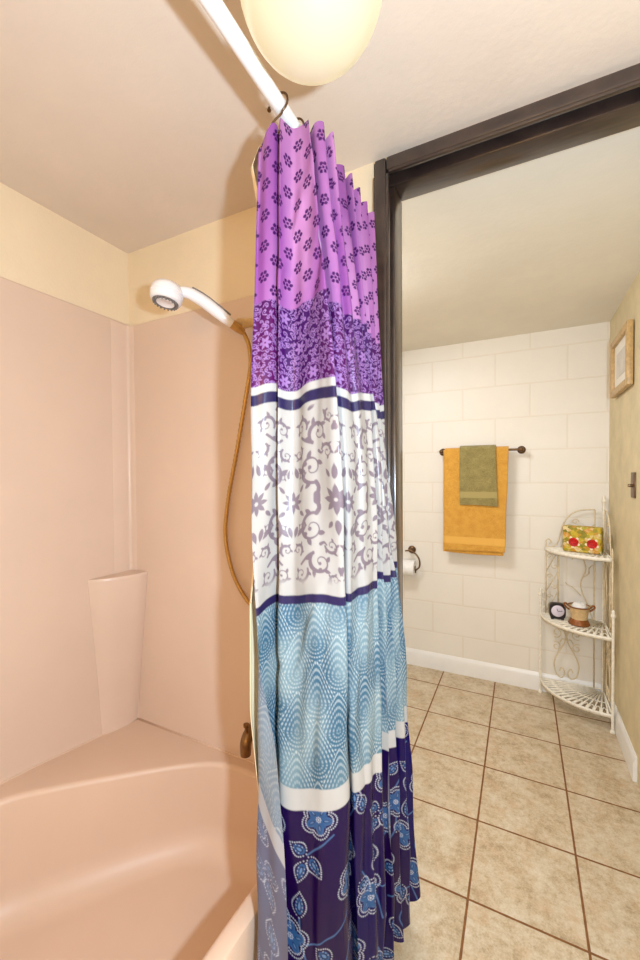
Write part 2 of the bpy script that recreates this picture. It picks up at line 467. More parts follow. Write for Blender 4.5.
# ------------------------------------------------------------------ curtain rod and hooks
RX, RZ = -.431, 2.11
rod = empty('curtain_rod', (RX, YW, RZ)); tag(rod, 'white enamelled shower curtain rod running below the ceiling', 'curtain rod')
bm = bmesh.new(); tube(bm, [(RX, -.418, RZ), (RX, YW-.012, RZ)], .0145, 20)
finish('bar', bm, M['rodw'], rod, 40)
for y, d in ((YW-.002, -1), (-.428, 1)):
    bm = bmesh.new(); lathe(bm, [(0, 0), (.034, 0), (.034, .004), (.026, .010), (.019, .024), (0, .024)], (RX, y, RZ), (0, d, 0), 28)
    finish('flange', bm, M['rodw'], rod, 40)

HK = [(.690, -.425), (.755, -.405), (.815, -.39), (.87, -.40), (.925, -.39), (.975, -.40)]
words = ['nearest bronze S-shaped shower curtain hook, standing clear of the curtain', 'second bronze curtain hook from the near end of the rod, half behind the curtain top',
         'third bronze curtain hook from the near end of the rod', 'fourth bronze curtain hook from the near end of the rod',
         'fifth bronze curtain hook from the near end of the rod', 'sixth bronze curtain hook, farthest along the rod']
for i, ((y, x), lb) in enumerate(zip(HK, words)):
    bm = bmesh.new(); path = []
    R_ = .021
    for k in range(15):
        a = math.radians(-62+ (200)*k/14); path.append((RX+R_*math.cos(a), y-.004+.004*k/14, RZ+R_*math.sin(a)))
    path = path[::-1]
    tail = [(RX+R_*math.cos(math.radians(-62))*.8, y-.006, RZ-.026), (RX-.004, y-.010, RZ-.036), (RX-.012, y-.012, RZ-.048), (RX-.012, y-.013, RZ-.060), (RX+.0, y-.012, RZ-.066), (RX+.010, y-.008, RZ-.060)]
    tube(bm, catmull(path+tail, 3), .0022, 8)
    o = finish('curtain_hook', bm, M['bronze'], None, 'all'); tag(o, lb, 'curtain hook', 'bronze curtain hooks')
bm = bmesh.new(); lathe(bm, [(0, 0), (.0025, -.001), (.0032, -.006), (.005, -.007), (.0045, -.010), (0, -.011)], (-.548, .832, ZC), seg=12)
tag(finish('screw_head', bm, M['bronze'], None, 40), 'tiny dark screw head in the ceiling beside the curtain rod', 'screw')

# ------------------------------------------------------------------ printed curtain cloth
WP = np.array([
[(-0.462, 0.663), (-0.485, 0.663), (-0.474, 0.664), (-0.424, 0.666), (-0.386, 0.629)] ,
[(-0.462, 0.67), (-0.485, 0.67), (-0.475, 0.67), (-0.484, 0.675), (-0.461, 0.625)] ,
[(-0.44, 0.663), (-0.47, 0.687), (-0.475, 0.696), (-0.483, 0.703), (-0.448, 0.654)] ,
[(-0.427, 0.675), (-0.458, 0.721), (-0.464, 0.729), (-0.47, 0.738), (-0.425, 0.682)] ,
[(-0.449, 0.737), (-0.459, 0.777), (-0.464, 0.785), (-0.467, 0.795), (-0.436, 0.755)] ,
[(-0.411, 0.661), (-0.447, 0.699), (-0.452, 0.702), (-0.455, 0.706), (-0.42, 0.673)] ,
[(-0.403, 0.693), (-0.422, 0.723), (-0.414, 0.715), (-0.405, 0.709), (-0.386, 0.69)] ,
[(-0.388, 0.701), (-0.366, 0.706), (-0.356, 0.705), (-0.353, 0.718), (-0.342, 0.712)] ,
[(-0.367, 0.694), (-0.306, 0.691), (-0.311, 0.728), (-0.317, 0.753), (-0.312, 0.75)] ,
[(-0.398, 0.74), (-0.344, 0.756), (-0.352, 0.797), (-0.352, 0.819), (-0.348, 0.832)] ,
[(-0.364, 0.707), (-0.327, 0.77), (-0.325, 0.777), (-0.325, 0.788), (-0.319, 0.802)] ,
[(-0.344, 0.714), (-0.32, 0.785), (-0.318, 0.792), (-0.313, 0.794), (-0.309, 0.807)] ,
[(-0.362, 0.741), (-0.319, 0.811), (-0.312, 0.811), (-0.307, 0.814), (-0.302, 0.824)] ,
[(-0.338, 0.742), (-0.309, 0.821), (-0.302, 0.822), (-0.296, 0.822), (-0.291, 0.834)] ,
[(-0.367, 0.789), (-0.31, 0.857), (-0.298, 0.852), (-0.292, 0.849), (-0.287, 0.857)] ,
[(-0.356, 0.834), (-0.3, 0.873), (-0.288, 0.868), (-0.281, 0.866), (-0.278, 0.873)] ,
[(-0.382, 0.866), (-0.342, 0.897), (-0.327, 0.904), (-0.317, 0.915), (-0.312, 0.923)] ,
[(-0.347, 0.861), (-0.306, 0.915), (-0.289, 0.918), (-0.281, 0.922), (-0.272, 0.926)] ,
[(-0.373, 0.892), (-0.336, 0.934), (-0.319, 0.942), (-0.307, 0.948), (-0.296, 0.954)] ,
[(-0.345, 0.912), (-0.309, 0.947), (-0.284, 0.959), (-0.274, 0.964), (-0.26, 0.972)] ,
[(-0.369, 0.939), (-0.341, 0.964), (-0.322, 0.98), (-0.309, 0.986), (-0.294, 0.993)] ,
[(-0.347, 0.967), (-0.314, 0.984), (-0.283, 0.999), (-0.27, 1.006), (-0.252, 1.02)] ,
[(-0.365, 0.986), (-0.346, 1.001), (-0.319, 1.014), (-0.306, 1.021), (-0.286, 1.031)] ,
[(-0.345, 1.013), (-0.32, 1.025), (-0.286, 1.048), (-0.27, 1.056), (-0.247, 1.068)] ,
[(-0.37, 1.022), (-0.357, 1.04), (-0.328, 1.049), (-0.311, 1.058), (-0.291, 1.068)] ])
LV = np.array([2.06, 1.45, 1.05, .75, .2])
NW = len(WP)

def level_interp(z):
    """way points at height z (cubic Hermite between the five levels)"""
    z = np.clip(z, .15, 2.07); k = int(np.clip(np.searchsorted(-LV, -z)-1, 0, 3))
    m = np.zeros_like(WP)
    m[:, 0] = (WP[:, 1]-WP[:, 0])/(LV[1]-LV[0]); m[:, 4] = (WP[:, 4]-WP[:, 3])/(LV[4]-LV[3])
    for i in (1, 2, 3): m[:, i] = (WP[:, i+1]-WP[:, i-1])/(LV[i+1]-LV[i-1])
    h = LV[k+1]-LV[k]; t = (z-LV[k])/h
    return ((2*t**3-3*t**2+1)*WP[:, k]+(t**3-2*t**2+t)*h*m[:, k]+(-2*t**3+3*t**2)*WP[:, k+1]+(t**3-t**2)*h*m[:, k+1])

def cat_at(P, tt):
    i = np.clip(tt.astype(int), 0, NW-2); f = (tt-i)[:, None]
    p0 = P[np.maximum(i-1, 0)]; p1 = P[i]; p2 = P[i+1]; p3 = P[np.minimum(i+2, NW-1)]
    return .5*((2*p1)+(-p0+p2)*f+(2*p0-5*p1+4*p2-p3)*f**2+(-p0+3*p1-3*p2+p3)*f**3)

# sample positions along the cloth: evenly by the arc length at two heights
fine = np.linspace(0, NW-1, 4000)
arc = np.zeros(4000)
for z in (1.45, .75, .3):
    q = cat_at(level_interp(z), fine); arc += np.concatenate([[0], np.cumsum(np.hypot(*np.diff(q, axis=0).T))])
arc /= 3
NS = 780; NZ = 1230
TT = np.interp(np.linspace(0, arc[-1], NS), arc, fine)
def bumpf(t, c, w): return np.exp(-((t-c)/w)**2)
ztop = 2.061-.006*np.clip((9-TT)/4, 0, 1)-.050*np.clip(1-TT/2.4, 0, 1)-.014*(1-np.cos((TT-13)*PI))/2*np.clip(TT-11, 0, 1)-.010*bumpf(TT, 9, .8)-.006*bumpf(TT, 4, .8)+.004*bumpf(TT, 3, .5)
zbot = .19+.022*np.clip((TT-16)/4, 0, 1)+.03*bumpf(TT, 23.2, 1.0)-.012*bumpf(TT, 20.5, .8)
kz = np.linspace(0, 1, NZ)
X = np.zeros((NZ, NS)); Y = np.zeros((NZ, NS)); Zm = ztop[None]*(1-kz[:, None])+zbot[None]*kz[:, None]
U = np.zeros((NZ, NS)); V = np.zeros((NZ, NS))
zmean = Zm.mean(1)
fi4 = np.argmin(abs(fine-5.0))
for j in range(NZ):
    Pz = level_interp(zmean[j]); q = cat_at(Pz, TT); X[j] = q[:, 0]; Y[j] = q[:, 1]
    qf = cat_at(Pz, fine); ar = np.concatenate([[0], np.cumsum(np.hypot(*np.diff(qf, axis=0).T))])
    U[j] = np.interp(TT, fine, ar-ar[fi4])
# ripples and creases, pushed along the cloth normal
tx = np.gradient(X, axis=1); ty = np.gradient(Y, axis=1); ln = np.hypot(tx, ty)+1e-9
nx, ny = ty/ln, -tx/ln
def rip(u, z, seed, n, fu, fz, amp):
    r = np.random.RandomState(seed); o = np.zeros_like(u)
    for _ in range(n):
        a = r.uniform(.5, 1)*fu; b = r.uniform(-1, 1)*fz; o += np.sin(u*a+z*b+r.uniform(0, 6.28))*r.uniform(.4, 1)
    return o*amp/n**.5
grow = np.clip((2.06-Zm)/.9, 0, 1)
disp = rip(U, Zm, 9, 8, 230, 7, .0007)+rip(U, Zm, 13, 6, 130, 40, .0014)*grow+rip(U, Zm, 3, 7, 120, 9, .0036)*(.6+.4*grow)+rip(U, Zm, 5, 6, 60, 26, .0034)*grow
# a few soft diagonal creases
for (uc, zc, ang, wid, ln_, am) in ((.05, .98, 1.25, .010, .16, .006), (.09, .90, 1.45, .012, .2, -.006), (.03, 1.02, 1.0, .009, .12, -.005), (.30, .95, 1.4, .010, .16, .006),
                                    (.04, 1.86, 1.2, .014, .14, .006), (.10, 1.78, 1.3, .012, .14, -.006), (.06, 1.30, 1.5, .014, .25, .004), (.31, 1.0, 1.3, .008, .1, -.005), (.08, .45, 1.5, .012, .2, .006), (.33, .5, 1.55, .010, .25, .006)):
    du = U-uc; dz = Zm-zc; al = du*math.cos(ang)+dz*math.sin(ang); pe = -du*math.sin(ang)+dz*math.cos(ang)
    disp += am*np.exp(-(pe/wid)**2-(al/ln_)**2)
X += nx*disp; Y += ny*disp
V[:] = Zm
# the near hem is folded back on the slant below the waist, so its print runs at an angle there
slant = np.clip((1.08-Zm)/.3, 0, 1)*1.5
edgeU = np.zeros((NZ, 1))
i1 = np.argmin(abs(TT-1.0)); edgeU[:, 0] = U[:, i1]
V += slant*np.clip(edgeU-U, 0, 1)
V += .022*np.clip((1.4-Zm)/.25, 0, 1)*np.clip((Zm-.9)/.2, 0, 1)*(U < edgeU+.10)*(TT[None] < 4)
V += .016*np.sin(np.clip(U/.155, 0, 1)*PI)*np.clip((1.0-Zm)/.3, 0, 1)+.006*np.sin(U*23+1)+.004*np.sin(U*51)

# ---- the print, drawn as ink masks on small repeating swatches (metres) and looked up by (u, v)
class Swatch:
    def __init__(s, w, h, res=.001):
        s.w, s.h, s.res = w, h, res; s.nx = int(round(w/res)); s.ny = int(round(h/res)); s.m = {}
    def lay(s, k):
        if k not in s.m: s.m[k] = np.zeros((s.ny, s.nx), np.float32)
        return s.m[k]
    def dot(s, k, x, y, r):
        A = s.lay(k); R_ = int(r/s.res)+2; ci, cj = int(y/s.res), int(x/s.res)
        ii = np.arange(ci-R_, ci+R_+1); jj = np.arange(cj-R_, cj+R_+1)
        d = np.hypot((jj[None]+.5)*s.res-x, (ii[:, None]+.5)*s.res-y)
        a = np.clip((r-d)/s.res+.5, 0, 1); sub = A[np.ix_(ii % s.ny, jj % s.nx)]
        A[np.ix_(ii % s.ny, jj % s.nx)] = np.maximum(sub, a)
    def erase(s, k, x, y, r):
        A = s.lay(k); R_ = int(r/s.res)+2; ci, cj = int(y/s.res), int(x/s.res)
        ii = np.arange(ci-R_, ci+R_+1); jj = np.arange(cj-R_, cj+R_+1)
        d = np.hypot((jj[None]+.5)*s.res-x, (ii[:, None]+.5)*s.res-y)
        a = 1-np.clip((r-d)/s.res+.5, 0, 1); A[np.ix_(ii % s.ny, jj % s.nx)] = np.minimum(A[np.ix_(ii % s.ny, jj % s.nx)], a)
    def stroke(s, k, pts, r0, r1=None):
        pts = np.array(pts); d = np.concatenate([[0], np.cumsum(np.hypot(*np.diff(pts, axis=0).T))])
        n = max(2, int(d[-1]/(s.res*.8))); t = np.linspace(0, d[-1], n)
        xs = np.interp(t, d, pts[:, 0]); ys_ = np.interp(t, d, pts[:, 1])
        for i in range(n):
            f = i/(n-1); r = r0 if r1 is None else (r0+(r1-r0)*f if not callable(r1) else r1(f)*r0); s.dot(k, xs[i], ys_[i], r)
    def leaf(s, k, x, y, a, L_, w):
        p = [(x+L_*t*math.cos(a), y+L_*t*math.sin(a)) for t in np.linspace(0, 1, 14)]
        s.stroke(k, p, w, lambda f: max(.08, math.sin(PI*min(1, f*1.02)**.75)))
    def at(s, k, u, v):
        A = s.lay(k); x = u/s.res-.5; y = v/s.res-.5; x0_ = np.floor(x).astype(int); y0_ = np.floor(y).astype(int); fx = x-x0_; fy = y-y0_
        g = lambda j, i: A[j % s.ny, i % s.nx]
        return (g(y0_, x0_)*(1-fx)+g(y0_, x0_+1)*fx)*(1-fy)+(g(y0_+1, x0_)*(1-fx)+g(y0_+1, x0_+1)*fx)*fy

def spiral(cx, cy, r0, a0, turns, hand, shrink=.16):
    return [(cx+r0*(1-(1-shrink)*t)*math.cos(a0+hand*turns*2*PI*t), cy+r0*(1-(1-shrink)*t)*math.sin(a0+hand*turns*2*PI*t)) for t in np.linspace(0, 1, 40)]

# cream band: mauve acanthus scrolls and eight-petal flowers, mirrored about each column
SW = Swatch(.23, .384)
def scrolls(mx, sgn):
    F = lambda x, y: (.115+mx*x, .192+sgn*y)
    def sp(cx, cy, r0, a0, turns, hand, w=.0046):
        pts = [F(x, y) for x, y in spiral(cx, cy, r0, a0, turns, hand, .14)]
        SW.stroke('a', pts, w, lambda t: .62+.42*math.sin(PI*min(1, t*1.6))-.40*t)
        SW.dot('a', *pts[-1], .0042*r0/.030)
        for i, L_, sd in ((2, .016, 1), (8, .022, 1), (14, .017, 1), (20, .016, 1), (11, .010, -1)):
            (x0_, y0_), (x1_, y1_) = pts[i], pts[i+1]; a = math.atan2(y1_-y0_, x1_-x0_)
            SW.leaf('a', x0_, y0_, a-sd*hand*mx*sgn*.95, L_*r0/.030, .0048*r0/.030)
    def curve(p, w=.0036, f0=1, f1=.5): SW.stroke('a', catmull([F(*q) for q in p], 8), w, lambda t: f0+(f1-f0)*t)
    def lf(x, y, a, L_, w): SW.leaf('a', *F(x, y), math.atan2(sgn*math.sin(a), mx*math.cos(a)), L_, w)
    sp(.062, .060, .031, -1.9, 1.35, 1)
    sp(.044, .128, .025, -.9, 1.3, 1)
    sp(.090, .148, .019, 3.6, 1.25, -1, .0036)
    curve([(.050, .005), (.046, .020), (.052, .031)], .0046, 1, 1)
    curve([(.044, .092), (.036, .088), (.030, .092)], .0034)
    curve([(.060, .110), (.074, .116), (.090, .128)], .0036, 1, .7)
    sp(.100, .098, .014, 2.2, 1.2, 1, .0034)
    sp(.018, .092, .016, .2, 1.25, 1, .0036)
    sp(.014, .160, .013, 1.2, 1.2, -1, .0030)
    sp(.090, .052, .012, -2.6, 1.2, -1, .0030)
    lf(.0, .040, PI/2, .030, .0062); lf(.004, .132, 1.9, .020, .0046); lf(.012, .044, .9, .018, .0045)
    lf(.105, .050, 1.3, .024, .0050); lf(.096, .020, 2.4, .018, .0042); lf(.070, .176, 2.6, .018, .0042); lf(.022, .160, .9, .016, .0042)
for mx in (1, -1):
    for sg_ in (1, -1): scrolls(mx, sg_)
    SW.stroke('a', [(.115+mx*.050, .186), (.115+mx*.050, .198)], .0075)
for fx, fy, R_ in ((.115, .192, .027), (0.0, .192, .020)):
    for k in range(8): SW.leaf('a', fx+.004*math.cos(k*PI/4), fy+.004*math.sin(k*PI/4), k*PI/4, R_, .0058*R_/.026)
    SW.erase('a', fx, fy, .0035)

# dense damask band
DM = Swatch(.15, .166, .0006)
rs = np.random.RandomState(11)
def pois(n, w, h, d, rs):
    P = []
    for _ in range(n*60):
        p = (rs.uniform(0, w), rs.uniform(0, h))
        if all(math.hypot(min(abs(p[0]-q[0]), w-abs(p[0]-q[0])), p[1]-q[1]) > d for q in P): P.append(p)
        if len(P) >= n: break
    return P
for (x, y) in pois(210, .15, .166, .0080, rs):
    r = rs.uniform(.0030, .0052); h_ = rs.choice([-1, 1]); a = rs.uniform(0, 6.28)
    DM.stroke('a', spiral(x, y, r, a, 1.1, h_, .2), .0008)
    DM.leaf('a', x+r*math.cos(a), y+r*math.sin(a), a+h_*-1.4, .0075, .0013)
    DM.leaf('a', x-r*math.cos(a), y-r*math.sin(a), a+1.0, .006, .0012)
for fx, fy in ((.055, .083), (.130, .083), (.0925, .02), (.0925, .146), (.018, .02), (.018, .146)):
    DM.erase('a', fx, fy, .016)
    for k in range(6): DM.leaf('a', fx+.002*math.cos(k*PI/3), fy+.002*math.sin(k*PI/3), k*PI/3, .012, .0030)
    for k in range(24): DM.dot('a', fx+.0155*math.cos(k*PI/12), fy+.0155*math.sin(k*PI/12), .0012)

# navy band: scalloped flowers, beaded leaves, vines
NV = Swatch(.30, .56)
def flower(x, y, R_, rot=0):
    for r_, lay, rad in ((1.0, 'w', 1), (.80, 'w', 1)):
        n = int(2*PI*R_*r_/.0042)
        for i in range(n):
            a = 2*PI*i/n; rr_ = R_*r_*(.80+.24*abs(math.cos(2.5*(a-rot)))**.8); NV.dot('w', x+rr_*math.cos(a), y+rr_*math.sin(a), .0015)
    for k in range(5):
        a = rot+2*PI*k/5
        NV.leaf('v', x+.005*math.cos(a), y+.005*math.sin(a), a, R_*.74, R_*.235)
        NV.erase('v', x+.006*math.cos(a), y+.006*math.sin(a), .001)
        NV.leaf('b', x+.007*math.cos(a), y+.007*math.sin(a), a, R_*.64, R_*.185)
        NV.leaf('d', x+.010*math.cos(a), y+.010*math.sin(a), a, R_*.42, R_*.075)
        NV.leaf('c', x+.012*math.cos(a), y+.012*math.sin(a), a, R_*.32, R_*.040)
        NV.leaf('b', x+.006*math.cos(a+.63), y+.006*math.sin(a+.63), a+.63, R_*.46, R_*.11)
        n = 0
        for i in range(n):
            t = i/(n-1); NV.dot('d', x+(.008+R_*.44*t)*math.cos(a), y+(.008+R_*.44*t)*math.sin(a), .0010)
    for k in range(8): NV.dot('w', x+.0048*math.cos(k*PI/4), y+.0048*math.sin(k*PI/4), .0014)
    NV.dot('w', x, y, .002)
def bleaf(x, y, a, L_, w):
    """pointed leaf: beaded outline, blue body, beaded rib"""
    NV.leaf('b', x+L_*.16*math.cos(a), y+L_*.16*math.sin(a), a, L_*.66, w*.60)
    NV.leaf('d', x+L_*.24*math.cos(a), y+L_*.24*math.sin(a), a, L_*.48, w*.34)
    NV.leaf('c', x+L_*.30*math.cos(a), y+L_*.30*math.sin(a), a, L_*.34, w*.18)
    for sg in (1, -1):
        n = int(L_*1.15/.0040)
        for i in range(n+1):
            t = i/n; wd = sg*w*math.sin(PI*t**.8)
            NV.dot('w', x+L_*t*math.cos(a)-wd*math.sin(a), y+L_*t*math.sin(a)+wd*math.cos(a), .0014)
            if .25 < t < .8 and i % 2 == 0:
                wd *= .45; NV.dot('w', x+L_*t*math.cos(a)-wd*math.sin(a), y+L_*t*math.sin(a)+wd*math.cos(a), .0010)
def vine(pts): NV.stroke('v', catmull(pts, 8), .0016)
NZ0 = .15   # v of the swatch's lower edge
for (x, y) in ((.090, .538), (.160, .390), (.242, .420), (.020, .300), (.115, .150), (.262, .195)):
    flower(x, y, .037, y*9)
for x, y, a, l, w in ((.060, .468, 2.5, .040, .014), (.064, .462, -.95, .046, .015), (.054, .455, -1.9, .042, .014), (.040, .345, 1.5, .052, .015), (.010, .500, 1.9, .05, .015),
                      (.205, .545, 1.3, .050, .015), (.225, .490, .8, .040, .013), (.200, .350, 2.7, .036, .013), (.240, .345, 1.0, .036, .013), (.215, .300, -1.6, .050, .017),
                      (.285, .520, 1.6, .05, .015), (.292, .35, -.9, .045, .015), (.150, .262, .5, .045, .015), (.100, .250, 2.2, .045, .015), (.170, .120, 1.2, .045, .015),
                      (.060, .110, 2.4, .045, .015), (.210, .100, -.6, .045, .015), (.020, .170, -1.8, .05, .015), (.280, .080, 1.8, .05, .015), (.130, .050, .2, .05, .015), (.060, .020, 1.2, .05, .015)):
    bleaf(x, y, a, l, w)
vine([(.120, .505), (.095, .488), (.062, .466)]); vine([(.160, .352), (.130, .315), (.075, .295), (.045, .30), (.040, .345)]); vine([(.0, .37), (.02, .33), (.045, .285), (.06, .22)])
vine([(.205, .545), (.208, .50), (.222, .455)]); vine([(.208, .50), (.226, .492)]); vine([(.242, .383), (.236, .35), (.222, .32), (.215, .24), (.16, .2)]); vine([(.205, .545), (.19, .60), (.21, .64)])
vine([(.242, .457), (.27, .50), (.285, .525)]); vine([(.262, .158), (.24, .12), (.28, .06)]); vine([(.115, .112), (.13, .06), (.1, .02)]); vine([(.15, .19), (.13, .22), (.15, .262)]); vine([(.0, .14), (.04, .16), (.06, .11)])

C = lambda *c: np.array(lin(c))
def mix(a, b, f): return a*(1-f[..., None])+b*f[..., None]
u, v = U, V
col = np.zeros((NZ, NS, 3))
def soft(u, v, seed, fu, fv):
    r = np.random.RandomState(seed); o = np.zeros_like(u)
    for _ in range(8): o += np.sin(u*r.uniform(-1, 1)*fu+v*r.uniform(-1, 1)*fv+r.uniform(0, 6.28))
    return np.clip(.5+o/5, 0, 1)
# 1 light orchid with little six-dot flowers
base = mix(C(180, 122, 176), C(142, 78, 150), soft(u, v, 1, 70, 14))
px_, py_ = .050, .058
fl = np.zeros_like(u)
for ox, oy in ((0, 0), (.5, .5)):
    gx = (u/px_+ox) % 1-.5; gy = (v/py_+oy) % 1-.5; gx = gx*px_; gy = gy*py_; rr_ = np.hypot(gx, gy); an = np.arctan2(gy, gx)
    seg_ = PI/3; a6 = (an+seg_/2) % seg_-seg_/2
    d = np.hypot(rr_*np.cos(a6)-.0080, rr_*np.sin(a6)); fl = np.maximum(fl, np.clip((.0036-d)/.0008+.5, 0, 1))
    fl = np.maximum(fl, np.clip((.0030-rr_)/.0008+.5, 0, 1)*1.0)
b1 = mix(base, C(62, 12, 84), fl*.95)
# 2 damask
ds = mix(C(82, 16, 82), C(58, 14, 84), soft(u, v, 2, 25, 20))
b2 = mix(ds, C(158, 116, 178), DM.at('a', u, v-1.556)*.85)
# 3 cream band
b3 = np.broadcast_to(C(180, 174, 168), col.shape).copy()
fade = np.clip((v-1.155)/.02, 0, 1)*np.clip((1.517-v)/.01, 0, 1)
b3 = mix(b3, C(112, 94, 106), SW.at('a', u-.037, v-1.135)*.88*fade)
# 4 blue band: rows of pointed, overlapping ogees made of dotted rings
wash = soft(u, v, 4, 45, 30)
b4 = mix(C(118, 142, 152), C(62, 100, 124), np.clip(wash*1.2-.15, 0, 1))
ca, cb = .092, .118
dots = np.zeros_like(u); lev_best = np.full_like(u, 9.0)
for row in range(-1, 9):
    off = .5 if row % 2 else 0.0
    yc = .74+row*cb*.5
    gx = ((u/ca+off) % 1-.5)*ca; gy = v-yc
    hh = np.where(gy > 0, gy/(cb*.74), -gy/(cb*.40))
    sharp = np.where(gy > 0, 1-.72*np.clip(gy/(cb*.74), 0, 1)**.9, 1.0)
    L_ = np.sqrt((gx/(ca*.52*sharp))**2+hh**2)
    inside = (L_ < 1) & (lev_best > 1)      # lower rows lie on top
    nr = 6; rg = L_*nr; k_ = np.floor(rg); fr = np.abs(rg-k_-.5)
    an = np.arctan2(hh*np.sign(gy), gx/(ca*.52*sharp)); cnt = np.maximum(6, np.round((k_+.5)*9.0))
    ph = np.abs(((an/(2*PI)*cnt) % 1)-.5)
    dd = np.clip((.21-fr)/.2+.5, 0, 1)*(.2+.8*np.clip((.27-ph)/.26+.5, 0, 1))
    dots = np.where(inside, dd*(.35+.65*np.clip(L_, 0, 1)), dots); lev_best = np.where(inside, L_, lev_best)
tone = np.clip(lev_best, 0, 1)
b4 = mix(b4, b4*.86, tone*0+.0)
b4 = mix(b4, C(196, 202, 200), dots*.85)
# 5 navy band
nb = mix(C(30, 5, 56), C(14, 6, 78), soft(u, v, 6, 18, 10))
b5 = mix(nb, C(70, 104, 150), NV.at('v', u, v-NZ0)*.9)
b5 = mix(b5, C(44, 82, 130), NV.at('b', u, v-NZ0)*.95)
b5 = mix(b5, C(24, 18, 58), NV.at('d', u, v-NZ0)*.9)
b5 = mix(b5, C(96, 132, 176), NV.at('c', u, v-NZ0)*.9)
b5 = mix(b5, C(186, 190, 200), NV.at('w', u, v-NZ0)*.95)
navy = np.broadcast_to(C(44, 36, 76), col.shape); cream = np.broadcast_to(C(188, 183, 178), col.shape)
bands = [(1.722, b1), (1.557, b2), (1.541, cream), (1.519, navy), (1.136, b3), (1.118, navy), (.748, b4), (.705, cream), (-1, b5)]
done = np.zeros_like(u, bool)
for lo, c in bands[::-1]:
    col = mix(col, c, np.clip((v-lo)/.0026+.5, 0, 1))

me = bpy.data.meshes.new('cloth')
nv = NZ*NS
me.vertices.add(nv)
me.vertices.foreach_set('co', np.stack([X, Y, Zm], -1).reshape(-1).astype(np.float32))
jj, ii = np.meshgrid(np.arange(NZ-1), np.arange(NS-1), indexing='ij')
a_ = (jj*NS+ii).ravel(); quads = np.stack([a_, a_+NS, a_+NS+1, a_+1], -1)
nf = len(quads)
me.loops.add(nf*4); me.polygons.add(nf)
me.loops.foreach_set('vertex_index', quads.ravel().astype(np.int32))
me.polygons.foreach_set('loop_start', np.arange(0, nf*4, 4, dtype=np.int32))
me.polygons.foreach_set('use_smooth', np.ones(nf, bool))
me.update(); me.validate()
ca_ = me.color_attributes.new('print', 'FLOAT_COLOR', 'POINT')
rgba = np.ones((nv, 4), np.float32); rgba[:, :3] = col.reshape(-1, 3)
ca_.data.foreach_set('color', rgba.ravel())

def cloth_mat():
    m, nt, p = newmat('printed_satin'); out = nt.nodes['Material Output']
    at = N(nt, 'ShaderNodeAttribute'); at.attribute_name = 'print'
    geo = N(nt, 'ShaderNodeNewGeometry')
    c = mixc(nt, math_n(nt, 'MULTIPLY', geo.outputs['Backfacing'], .42), at.outputs['Color'], L4((150, 152, 168)))   # paler reverse of the print
    nt.links.new(c, p.inputs['Base Color'])
    p.inputs['Roughness'].default_value = .27; p.inputs['Specular IOR Level'].default_value = .3
    tr = N(nt, 'ShaderNodeBsdfTranslucent'); nt.links.new(c, tr.inputs[0])
    mx = N(nt, 'ShaderNodeMixShader'); mx.inputs[0].default_value = .17
    nt.links.new(p.outputs[0], mx.inputs[1]); nt.links.new(tr.outputs[0], mx.inputs[2]); nt.links.new(mx.outputs[0], out.inputs[0])
    return m
me.materials.append(cloth_mat())
me.name = 'shower_curtain'
cur = bpy.data.objects.new('shower_curtain', me); COL.objects.link(cur)
tag(cur, 'shower curtain printed in purple, cream, blue and navy bands, gathered on the rod', 'shower curtain')

# cream liner hanging behind the curtain, on the tub side
lp = [[(-.450, .680), (-.498, .688), (-.484, .690), (-.478, .700), (-.494, .700), (-.500, .672), (-.504, .674), (-.498, .690), (-.480, .72)],
      [(-.466, .700), (-.508, .702), (-.500, .706), (-.494, .716), (-.505, .712), (-.512, .690), (-.514, .692), (-.508, .704), (-.506, .73)]]
for i_, y_ in enumerate((.74, .78, .82, .86, .90, .945, .99, 1.05)):
    d_ = .012 if i_ % 2 else -.002
    lp.append([(-.466-d_, y_), (-.488-d_, y_), (-.490-d_, y_), (-.494-d_, y_), (-.500-d_, y_), (-.502-d_, y_), (-.503-d_, y_), (-.504-d_, y_), (-.504-d_, y_)])
lz = [2.066, 2.02, 1.96, 1.90, 1.30, 1.10, .88, .72, .50]
bm = bmesh.new(); rr = []
for k in range(61):
    z = lz[0]+(lz[-1]-lz[0])*k/60
    row = []
    for w in lp: row.append((np.interp(-z, [-q for q in lz], [q[0] for q in w]), np.interp(-z, [-q for q in lz], [q[1] for q in w])))
    row = catmull(row, 6); rr.append([bm.verts.new((q[0], q[1], z-(.02*max(0, 1-i/8) if k == 0 else 0))) for i, q in enumerate(row)])
for a, b in zip(rr, rr[1:]):
    for k in range(len(a)-1): bm.faces.new((a[k], a[k+1], b[k+1], b[k]))
ln_o = finish('curtain_liner', bm, M['liner'], None, 'all')
md = ln_o.modifiers.new('thickness', 'SOLIDIFY'); md.thickness = .0012
tag(ln_o, 'plain cream vinyl liner showing as a narrow strip behind the curtain', 'curtain liner')

# ------------------------------------------------------------------ hand shower on the end wall
hs = empty('hand_shower', (-.79, YW-.008, 1.84)); tag(hs, 'white hand shower on its wall bracket with a flexible metal hose', 'shower head')
hc = Vector((-.925, .86, 1.915)); ax = Vector((-.06, -.17, -.98)).normalized()   # direction the spray faces
bm = bmesh.new(); lathe(bm, [(0, -.022), (.020, -.022), (.036, -.017), (.044, -.006), (.0465, .006), (.0465, .012), (.0445, .013), (.0445, .015), (.0455, .016), (.0445, .026), (.041, .032), (.036, .034), (0, .034)], hc, ax, 40)
finish('head', bm, M['whitepl'], hs, 40)
bm = bmesh.new(); lathe(bm, [(.0255, .0345), (.0365, .0345), (.0365, .0362), (.0255, .0362), (.0255, .0345)], hc, ax, 40)
q = Vector((0, 0, 1)).rotation_difference(ax)
for k in range(20):
    a = 2*PI*k/20; c_ = hc+q @ Vector((.033*math.cos(a), .033*math.sin(a), .036)); lathe(bm, [(0, .006), (.0025, .005), (.003, 0), (0, 0)], c_, ax, 8)
finish('nozzle_ring', bm, M['greypl'], hs, 40)
